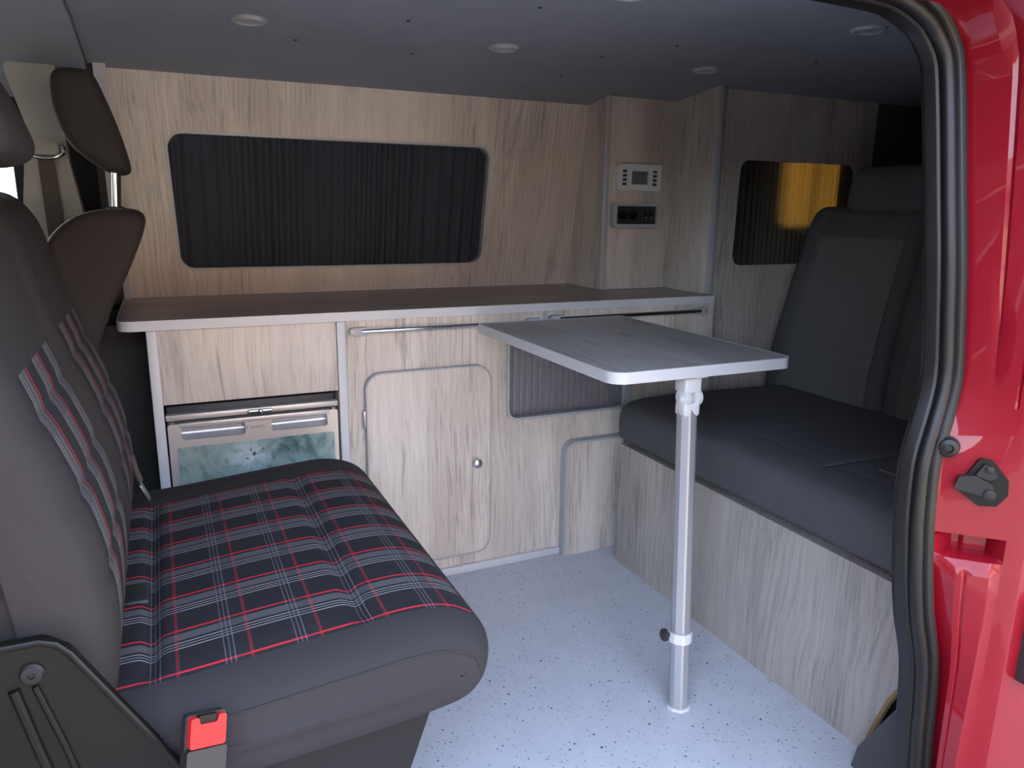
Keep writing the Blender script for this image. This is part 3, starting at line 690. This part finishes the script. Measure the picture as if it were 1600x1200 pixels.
# belt tongue lying in the seat crease
bt = thing('seat_belt_tongue', 'small metal belt tongue lying in the crease behind the tartan cushion', 'belt tongue', (-.08, 1.62, .47))
tube('webbing', [(-.085, 1.60, .565), (-.080, 1.61, .53), (-.074, 1.615, .505)], .006, 'belt', bt, 8)
plate('tongue', rounded(rect(-.012, .012, -.02, .02), .004, 3), [], lambda u, v, w: (-.066 + v * .35 + w, 1.59 + u, .490 - v * .9), -.0015, .0015, 'steel', bt)

# driver's seat
ds = thing('driver_seat', "dark brown-grey driver's seat seen from behind, beyond the tartan seat", 'seat', (-.25, 2.0, 0))
dp = chaikin([(-.185, .66), (-.150, .70), (-.118, .80), (-.066, .90), (-.026, .99), (-.024, 1.028), (-.06, 1.040), (-.13, 1.036), (-.185, 1.005), (-.23, .94), (-.28, .80), (-.30, .60), (-.30, .42), (-.20, .42), (-.19, .55)], 2)
cushion(ds, 'backrest', dp, 1.775, 2.225, [(0, .026), (.003, .017), (.009, .009), (.02, .003), (.04, 0)], 'fabric_brown', n=130, mid=24)
dh = chaikin([(-.118, 1.135), (-.085, 1.116), (-.056, 1.114), (-.042, 1.125), (-.050, 1.17), (-.066, 1.235), (-.084, 1.29), (-.096, 1.318), (-.115, 1.326), (-.150, 1.326), (-.172, 1.318), (-.178, 1.295), (-.178, 1.24), (-.160, 1.175)], 2)
hr = cushion(ds, 'headrest', dh, 1.88, 2.14, [(0, .024), (.003, .016), (.009, .009), (.02, .003), (.04, 0)], 'fabric_brown', n=70, mid=14)
for py in (1.95, 2.07):
    tube('post', [(-.082, py, 1.02), (-.072, py, 1.15)], .0075, 'chrome', hr, 14)
    lathe('post_guide', [(.018, 0), (.018, .006), (.012, .009)], (-.082, py, 1.034), (0, 0, 1), 'dash', hr, 18)
seatp = chaikin([(-.26, .44), (-.45, .46), (-.66, .48), (-.73, .45), (-.73, .38), (-.66, .34), (-.26, .32)], 2)
cushion(ds, 'seat_cushion', seatp, 1.775, 2.225, EB, 'fabric_brown', n=80, mid=16)
box('pedestal', -.66, -.24, 1.82, 2.18, .0, .335, 'black_lining', ds, .01)
# dark lining beside the fridge cabinet
struct(box('trim_4', -.30, -.047, 2.06, 2.44, .0, .76, 'black_lining', None, .006), 'black lined step between the driver seat and the fridge cabinet', 'trim')
# door pillar behind the driver's seat, belt
bp = thing('pillar_trim', 'pale grey plastic pillar trim with belt guide behind the driver seat', 'pillar trim', (-.25, 2.36, .6))
def PB(u, v, w): return (u, 2.40 - (v - .79) * .19 + w, v)
plate('cover', rounded([(-.37, .62), (-.12, .62), (-.19, 1.15), (-.195, 1.395), (-.275, 1.405), (-.305, 1.37), (-.275, 1.24), (-.305, 1.05)], [.02, .02, .05, .02, .03, .03, .06, .05], 6), [], PB, -.03, .03, 'cab_plastic', bp)
sb = thing('seat_belt', 'brown-grey seat belt strap hanging from a chrome guide loop', 'seat belt', (-.24, 2.27, .7))
plate('strap', [(-.262, .60), (-.215, .60), (-.222, 1.165), (-.258, 1.165)], [], PB, -.042, -.038, 'belt', sb)
loop = [(-.24 + .042 * math.cos(a), 0, 1.18 + .022 * math.sin(a)) for a in [R(150 + k * 240 / 18) for k in range(19)]]
tube('guide_loop', [PB(p[0], p[2], -.045) for p in loop], .0055, 'chrome', sb, 10)
plate('guide_cover', rounded([(-.272, 1.168), (-.208, 1.168), (-.21, 1.195), (-.235, 1.212), (-.262, 1.20)], .008, 4), [], PB, -.048, -.034, 'cab_plastic', sb)
struct(plate('trim_5', rounded(rect(-.13, -.10, .60, 1.40), .01, 3), [], PB, -.02, .03, 'black_lining'), 'dark lining strip between pillar trim and oak wall', 'trim')

# ================================================================== rear bench
bb = thing('bench_base', 'grey oak bench box with a curved wheel-arch cut at the door end', 'bench base', (1.5, 1.3, 0))
cut = [(.700, .374), (.700, .205), (.790, .203), (.812, .194), (.832, .170), (.850, .130), (.866, .080), (.879, .035), (.887, .0)]
plate('front_panel', [(1.800, .0), (1.800, .374)] + cut, [], FX, 1.197, 1.213, 'oak_bench', bb, angle=25)
tube('cut_edge', [(1.205, a, b) for a, b in cut[1:]], .0082, 'ply', bb, 8)
box('end_panel', 1.214, 1.84, 1.784, 1.800, .0, .374, 'oak_bench', bb, .001)
box('top_board', 1.214, 2.45, .72, 1.784, .358, .374, 'oak_bench', bb, .001)
box('back_board', 2.43, 2.446, .72, 1.80, .0, .357, 'oak_bench', bb, .001)
tag(raw('wheel_arch_cover', [(1.14, .70, 0), (1.6, .70, 0), (1.6, .88, 0), (1.14, .862, 0), (1.16, .70, .16), (1.6, .70, .19), (1.6, .81, .19), (1.16, .80, .16), (1.14, .852, .05), (1.6, .86, .05)],
    [(0, 3, 2, 1), (4, 5, 6, 7), (0, 1, 5, 4), (0, 4, 7, 8, 3), (3, 8, 9, 2), (8, 7, 6, 9), (1, 2, 9, 6, 5)], 'carpet'), 'dark carpet covered wheel-arch step by the door seal', 'step')
bs = thing('rear_bench_seat', 'black fabric rear bench seat cushion and reclining backrest on the oak box', 'bench seat', (1.5, 1.3, .375))
bprof = chaikin([(1.183, .378), (1.178, .44), (1.184, .487), (1.215, .510), (1.35, .517), (1.85, .505), (1.95, .48), (1.95, .378), (1.5, .376)], 2)
EC = [(0, .03), (.002, .02), (.008, .011), (.018, .005), (.03, 0)]
def bench_dip(x, z, y):
    s = 0
    if z > .46 and x > 1.25:
        s -= .005 * bumpy(y - 1.12, .008) + .003 * bumpy(x - 1.30, .006)
        for yc in (1.30, 1.45, 1.60): s -= .0025 * bumpy(y - yc, .006)
    return (0, s)
cs = cushion(bs, 'seat_cushion', bprof, .715, 1.812, EC, 'fabric_black', n=200, mid=110, dip=bench_dip)
for pth in ([(1.27, 1.12, .5135), (1.5, 1.12, .5125), (1.78, 1.12, .506)], [(1.36, .76, .517), (1.355, 1.05, .517)], [(1.50, .76, .513), (1.495, 1.05, .513)]):
    tube('stitch_line', pth, .0016, 'thread', cs, 6)
rb = chaikin([(1.82, .45), (1.795, .50), (1.80, .60), (1.83, .76), (1.865, .92), (1.895, 1.04), (1.925, 1.07), (1.99, 1.065), (2.02, 1.03), (1.99, .85), (1.94, .65), (1.92, .45)], 2)
for (y0, y1, ua, ub) in ((1.432, 1.838, 1.475, 1.765), (.80, 1.426, .86, 1.37)):
    b_ = cushion(bs, 'backrest', rb, y0, y1, EC, 'fabric_black', n=130, mid=60, pmat='fabric_grey', plaid_name='insert',
                 plaid_fn=lambda c, nn, ua=ua, ub=ub: ua < c.y < ub and nn.x < -.6 and .50 < c.z < .975, uvfn=lambda c: (c.z, c.y),
                 dip=lambda x, z, y, ua=ua, ub=ub: (.005 * (bumpy(y - ua, .006) + bumpy(y - ub, .006)) + .004 * (bumpy(z - .66, .006) + bumpy(z - .86, .006)), 0) if x < 1.91 and ua - .02 < y < ub + .02 else (0, 0))
    for me in [b_.data] + [c.data for c in b_.children]:
        for v in me.vertices:
            if y1 > 1.5: v.co.y += .045 * max(0, min(1, (v.co.y - 1.45) / .35)) * (1 - (v.co.z - .5) / .55)
hp = chaikin([(1.875, 1.065), (1.905, 1.045), (1.985, 1.045), (2.0, 1.09), (1.99, 1.15), (1.95, 1.185), (1.905, 1.18), (1.88, 1.13)], 2)
for (ya, yb) in ((1.42, 1.70), (.98, 1.26)):
    h_ = cushion(bs, 'headrest', hp, ya, yb, [(0, .04), (.002, .027), (.008, .015), (.018, .007), (.03, 0)], 'fabric_black', n=50, mid=12)

# ================================================================== sliding door opening: seal and red body
SP = [(-.28, .760, 1.325), (.3, .760, 1.328), (.70, .760, 1.327), (.86, .760, 1.325), (.909, .760, 1.319), (.950, .758, 1.303), (.974, .757, 1.284), (.988, .752, 1.258), (.993, .748, 1.228), (.994, .736, 1.156), (.994, .722, 1.07), (.994, .708, .984), (.998, .700, .90), (1.000, .694, .836), (.993, .690, .795), (.979, .686, .755), (.968, .684, .72), (.962, .682, .689),
      (.960, .678, .629), (.963, .675, .58), (.968, .672, .529), (.979, .669, .466), (.999, .665, .393), (1.010, .665, .329), (1.016, .665, .26), (1.025, .665, .185), (1.032, .665, .08), (1.036, .665, -.06)]
def catmull(P, m=5):
    P = [Vector(p) for p in P]; out = []
    for i in range(len(P) - 1):
        p0, p1, p2, p3 = P[max(i - 1, 0)], P[i], P[i + 1], P[min(i + 2, len(P) - 1)]
        for k in range(m):
            t = k / m; out.append(.5 * ((2 * p1) + (p2 - p0) * t + (2 * p0 - 5 * p1 + 4 * p2 - p3) * t * t + (3 * p1 - p0 - 3 * p2 + p3) * t ** 3))
    out.append(P[-1]); return out
SPC = catmull(SP, 4)
def sweep(name, path, sec, mat, parent=None, mix=.57):
    bm = bmesh.new(); rings = []
    for i, p in enumerate(path):
        t = (path[min(i + 1, len(path) - 1)] - path[max(i - 1, 0)]).normalized()
        nout = Vector((-t.z, 0, t.x))
        if nout.dot(Vector((.6, 0, .6))) < 0: nout = -nout
        nout.normalize(); wide = (nout * mix + Vector((0, -1, 0)) * math.sqrt(1 - mix * mix)); wide = (wide - t * wide.dot(t)).normalized()
        thin = t.cross(wide).normalized()
        ref = nout * math.sqrt(1 - mix * mix) + Vector((0, 1, 0)) * mix
        if thin.dot(ref) > 0: thin = -thin        # positive thin faces the doorway
        rings.append([bm.verts.new(p + wide * a + thin * b) for a, b in sec])
    n = len(sec)
    for A, B in zip(rings, rings[1:]):
        for k in range(n): bm.faces.new((A[k], A[(k + 1) % n], B[(k + 1) % n], B[k]))
    bm.faces.new(rings[0]); bm.faces.new(rings[-1][::-1])
    return from_bm(name, bm, mat, parent, angle=40)
seal = thing('door_seal', 'black rubber door seal running around the sliding door opening', 'door seal', (1.0, .68, 0))
bulb = [(.004 + .0105 * math.cos(R(a)), .004 + .011 * math.sin(R(a))) for a in range(0, 360, 24)]
sweep('bulb', SPC, bulb, 'rubber', seal)
sweep('inner_flange', SPC, rounded([(-.027, -.006), (-.004, -.010), (-.004, .009), (-.010, .010), (-.024, .006), (-.028, .0)], .003, 3), 'rubber', seal)
sweep('outer_lip', SPC, rounded([(.012, -.010), (.026, -.010), (.027, -.002), (.020, .005), (.012, .004)], .003, 3), 'rubber', seal)
# red jamb, lofted from the seal outwards
jz = [1.328, 1.318, 1.30, 1.28, 1.255, 1.225, 1.15, 1.07, .98, .90, .83, .79, .75, .72, .69, .65, .615, .600, .594, .590, .572, .568, .563, .556, .545, .52, .47, .43, .40, .36, .30, .22, .10, .0, -.10]
pz = [p for p in SPC if p.x > .7 ]
def seal_at(z):
    best = None
    for a, b in zip(pz, pz[1:]):
        if (a.z - z) * (b.z - z) <= 0 and abs(a.z - b.z) > 1e-6: best = a.lerp(b, (a.z - z) / (a.z - b.z))
    return best or min(pz, key=lambda p: abs(p.z - z))
def jamb_row(z):
    s = seal_at(z); a = Vector((s.x + .004, s.y + .004)); b = Vector((s.x + .030, s.y - .012)); c = Vector((1.055, .600))
    push = 0.
    if z < .5945 and z > .567: push = .030
    elif z <= .567: push = -.014 * min(1, (.567 - z) / .02)
    d = (c - b); nrm = Vector((-abs(d.y), -abs(d.x))).normalized()
    pts = [a, b]
    for t, k in ((.12, .4), (.30, 1), (.40, 1), (.44, .85), (.48, 1), (.70, 1), (.80, 1), (.83, .8), (.86, .6), (.93, .3)):
        rib = 0
        if t == .44 and z > .85: rib = -.003
        if t == .83 and z > .80: rib = -.005
        pts.append(b + d * t - nrm * (push * k) - nrm * rib * -1)
    pts += [c, c + Vector((.008, -.010)), Vector((1.072, .583)), Vector((1.12, .580)), Vector((1.6, .570)), Vector((2.8, .57))]
    return [(p.x, p.y, z) for p in pts]
vs_, fs = [], []
for z in jz: vs_ += jamb_row(z)
nc = len(jamb_row(.5))
for i in range(len(jz) - 1):
    for k in range(nc - 1): fs.append((i * nc + k, i * nc + k + 1, (i + 1) * nc + k + 1, (i + 1) * nc + k))
jamb = raw('wall_pillar', vs_, fs, 'red', None, angle=28)
struct(jamb, 'glossy red painted door pillar of the van body', 'pillar')
box('roof_rail', -.4, 2.8, .58, .775, 1.331, 1.50, 'red', jamb, .02, 3)
box('roof_skin', -1.3, 2.85, .70, 2.50, 1.50, 1.52, 'red', jamb, .01, 3)
box('sill', -.4, 1.10, .58, .66, -.30, -.03, 'red', jamb, .015, 3)
# door hardware on the jamb: local plane at z about .69
J0 = Vector((.992, .668)); JU = Vector((.68, -.733)).normalized(); JN = Vector((-.733, -.68)).normalized()
def JP(u, v, w): p = J0 + JU * u + JN * w; return (p.x, p.y, v)
la = thing('door_latch', 'dark metal door catch bolted to the red pillar', 'latch', JP(.05, .69, .005))
plate('base_plate', rounded([(.022, .668), (.030, .690), (.044, .717), (.060, .716), (.082, .690), (.084, .668), (.072, .650), (.050, .648)], .006, 4), [], JP, -.002, .006, 'black_metal', la)
plate('catch_arm', rounded([(.016, .672), (.058, .664), (.066, .672), (.062, .684), (.040, .694), (.020, .690)], .004, 4), [], JP, .006, .014, 'latch_metal', la)
plate('upper_jaw', rounded([(.040, .694), (.050, .711), (.060, .709), (.068, .694), (.058, .688)], .003, 4), [], JP, .006, .011, 'latch_metal', la)
lathe('pivot', [(.0075, 0), (.0075, .004), (.004, .005)], JP(.060, .669, .013), (JN.x, JN.y, 0), 'latch_metal', la, 16)
lathe('bolt', [(.005, 0), (.005, .003), (.003, .004)], JP(.056, .704, .010), (JN.x, JN.y, 0), 'latch_metal', la, 12)
bf = thing('rubber_buffer', 'small round black rubber stop between door seal and catch', 'door stop', JP(.004, .728, .004))
lathe('stop', [(.0135, 0), (.0145, .006), (.012, .014), (.006, .016), (.005, .012), (.001, .012)], JP(.003, .728, 0), (JN.x, JN.y, .1), 'rubber', bf, 20)
lathe('washer', [(.016, -.001), (.016, .001), (.013, .0015)], JP(.003, .728, .0), (JN.x, JN.y, .1), 'black_metal', bf, 20)
ct = thing('contact_plate', 'black plastic plate with tan contact strips at the right edge of the red body', 'contact plate', (1.15, .58, .44))
plate('housing', rounded(rect(1.100, 1.20, .372, .512), .012, 4), [], FY, .566, .583, 'black_plastic', ct)
for k in range(4): box('contact', 1.112, 1.19, .562, .567, .412 + k * .013, .420 + k * .013, 'brass', ct, .001)

# ================================================================== outside: ground, then unseen hedge and buildings added to shape the light indoors
struct(plate('ground', rect(-30, 30, -30, 30), [], FZ, -.66, -.60, 'paving'), 'grey paved ground around the van', 'ground')

def hedge(name, x0, x1, y0, y1, z1, label, seed):
    rnd = random.Random(seed); bm = bmesh.new(); nx, nz = int((x1 - x0) / .25) + 1, int((z1 + .6) / .25) + 1
    ny = int((y1 - y0) / .25) + 1
    bm_box(bm, x0, x1, y0, y1, -.6, z1)
    bmesh.ops.subdivide_edges(bm, edges=bm.edges, cuts=min(40, max(nx, nz, ny)), use_grid_fill=True)
    for v in bm.verts:
        k = .10 if v.co.z > -.55 else 0
        v.co += Vector((rnd.uniform(-k, k), rnd.uniform(-k, k), rnd.uniform(-k, k)))
    return tag(from_bm(name, bm, 'hedge', None, False), label, 'hedge')
hedge('added_hedge', -12, -2.7, -6.6, -5.6, 1.6, 'unseen dark green hedge added across the drive to darken the low view', 3)  # out of view, added to keep low light through the door dim
gar = thing('added_garage', 'unseen brown brick building added ahead of the cab to dim the windscreen light', 'added_garage', (-8, 1.5, -.6))  # unseen brick building added to block sky light through the windscreen
plate('wall', rect(-4, 9, -.6, 4.2), [rect(.2, 2.8, -.6, 1.7)], FX, -6.4, -6.0, 'brick', gar)
for k in range(6): box('door_board', -6.25, -6.2, .22 + k * .43, .22 + k * .43 + .42, -.58, 1.68, 'dash', gar, .01)
raw('roof', [(-5.7, -4.3, 4.1), (-5.7, 9.3, 4.1), (-9, 9.3, 6.2), (-9, -4.3, 6.2), (-5.7, -4.3, 4.25), (-5.7, 9.3, 4.25), (-9, 9.3, 6.35), (-9, -4.3, 6.35)],
    [(0, 3, 2, 1), (4, 5, 6, 7), (0, 1, 5, 4), (1, 2, 6, 5), (2, 3, 7, 6), (3, 0, 4, 7)], 'roof_tile', gar)

bg_ = thing('added_bungalow', 'unseen warm brick house front added across the drive to bounce warm light inside', 'house', (4, -6.5, -.6))  # unseen sunlit facade added as warm bounce for the left wall
plate('wall', rect(-2.5, 11, -.6, 2.3), [rect(-.8, .8, .3, 1.6), rect(4.2, 6.2, .3, 1.6), rect(2.2, 3.1, -.6, 1.6)], FY, -6.4, -6.0, 'warm_brick', bg_)
for wx, ww in ((-.8, 1.6), (4.2, 2.0)):
    f_ = plate('window', rect(wx, wx + ww, .3, 1.6), [rect(wx + .1, wx + ww / 2 - .04, .4, 1.5), rect(wx + ww / 2 + .04, wx + ww - .1, .4, 1.5)], FY, -6.2, -6.12, 'white_plastic', bg_)
    box('pane', wx + .05, wx + ww - .05, -6.17, -6.15, .35, 1.55, 'dash', f_, 0)
fd_ = box('door', 2.2, 3.1, -6.25, -6.2, -.6, 1.6, 'dash', bg_, .01)
lathe('knob', [(.02, 0), (.02, .03), (.035, .05), (.02, .07)], (2.3, -6.2, .4), (0, 1, 0), 'brass', fd_, 12)
raw('roof', [(-2.9, -5.6, 2.2), (11.4, -5.6, 2.2), (11.4, -9.5, 4.0), (-2.9, -9.5, 4.0), (-2.9, -5.6, 2.35), (11.4, -5.6, 2.35), (11.4, -9.5, 4.15), (-2.9, -9.5, 4.15)],
    [(0, 3, 2, 1), (4, 5, 6, 7), (0, 1, 5, 4), (1, 2, 6, 5), (2, 3, 7, 6), (3, 0, 4, 7)], 'roof_tile', bg_)

for n_ in ('added_hedge', 'added_garage', 'added_bungalow'): bpy.data.objects[n_]['kind'] = 'structure'
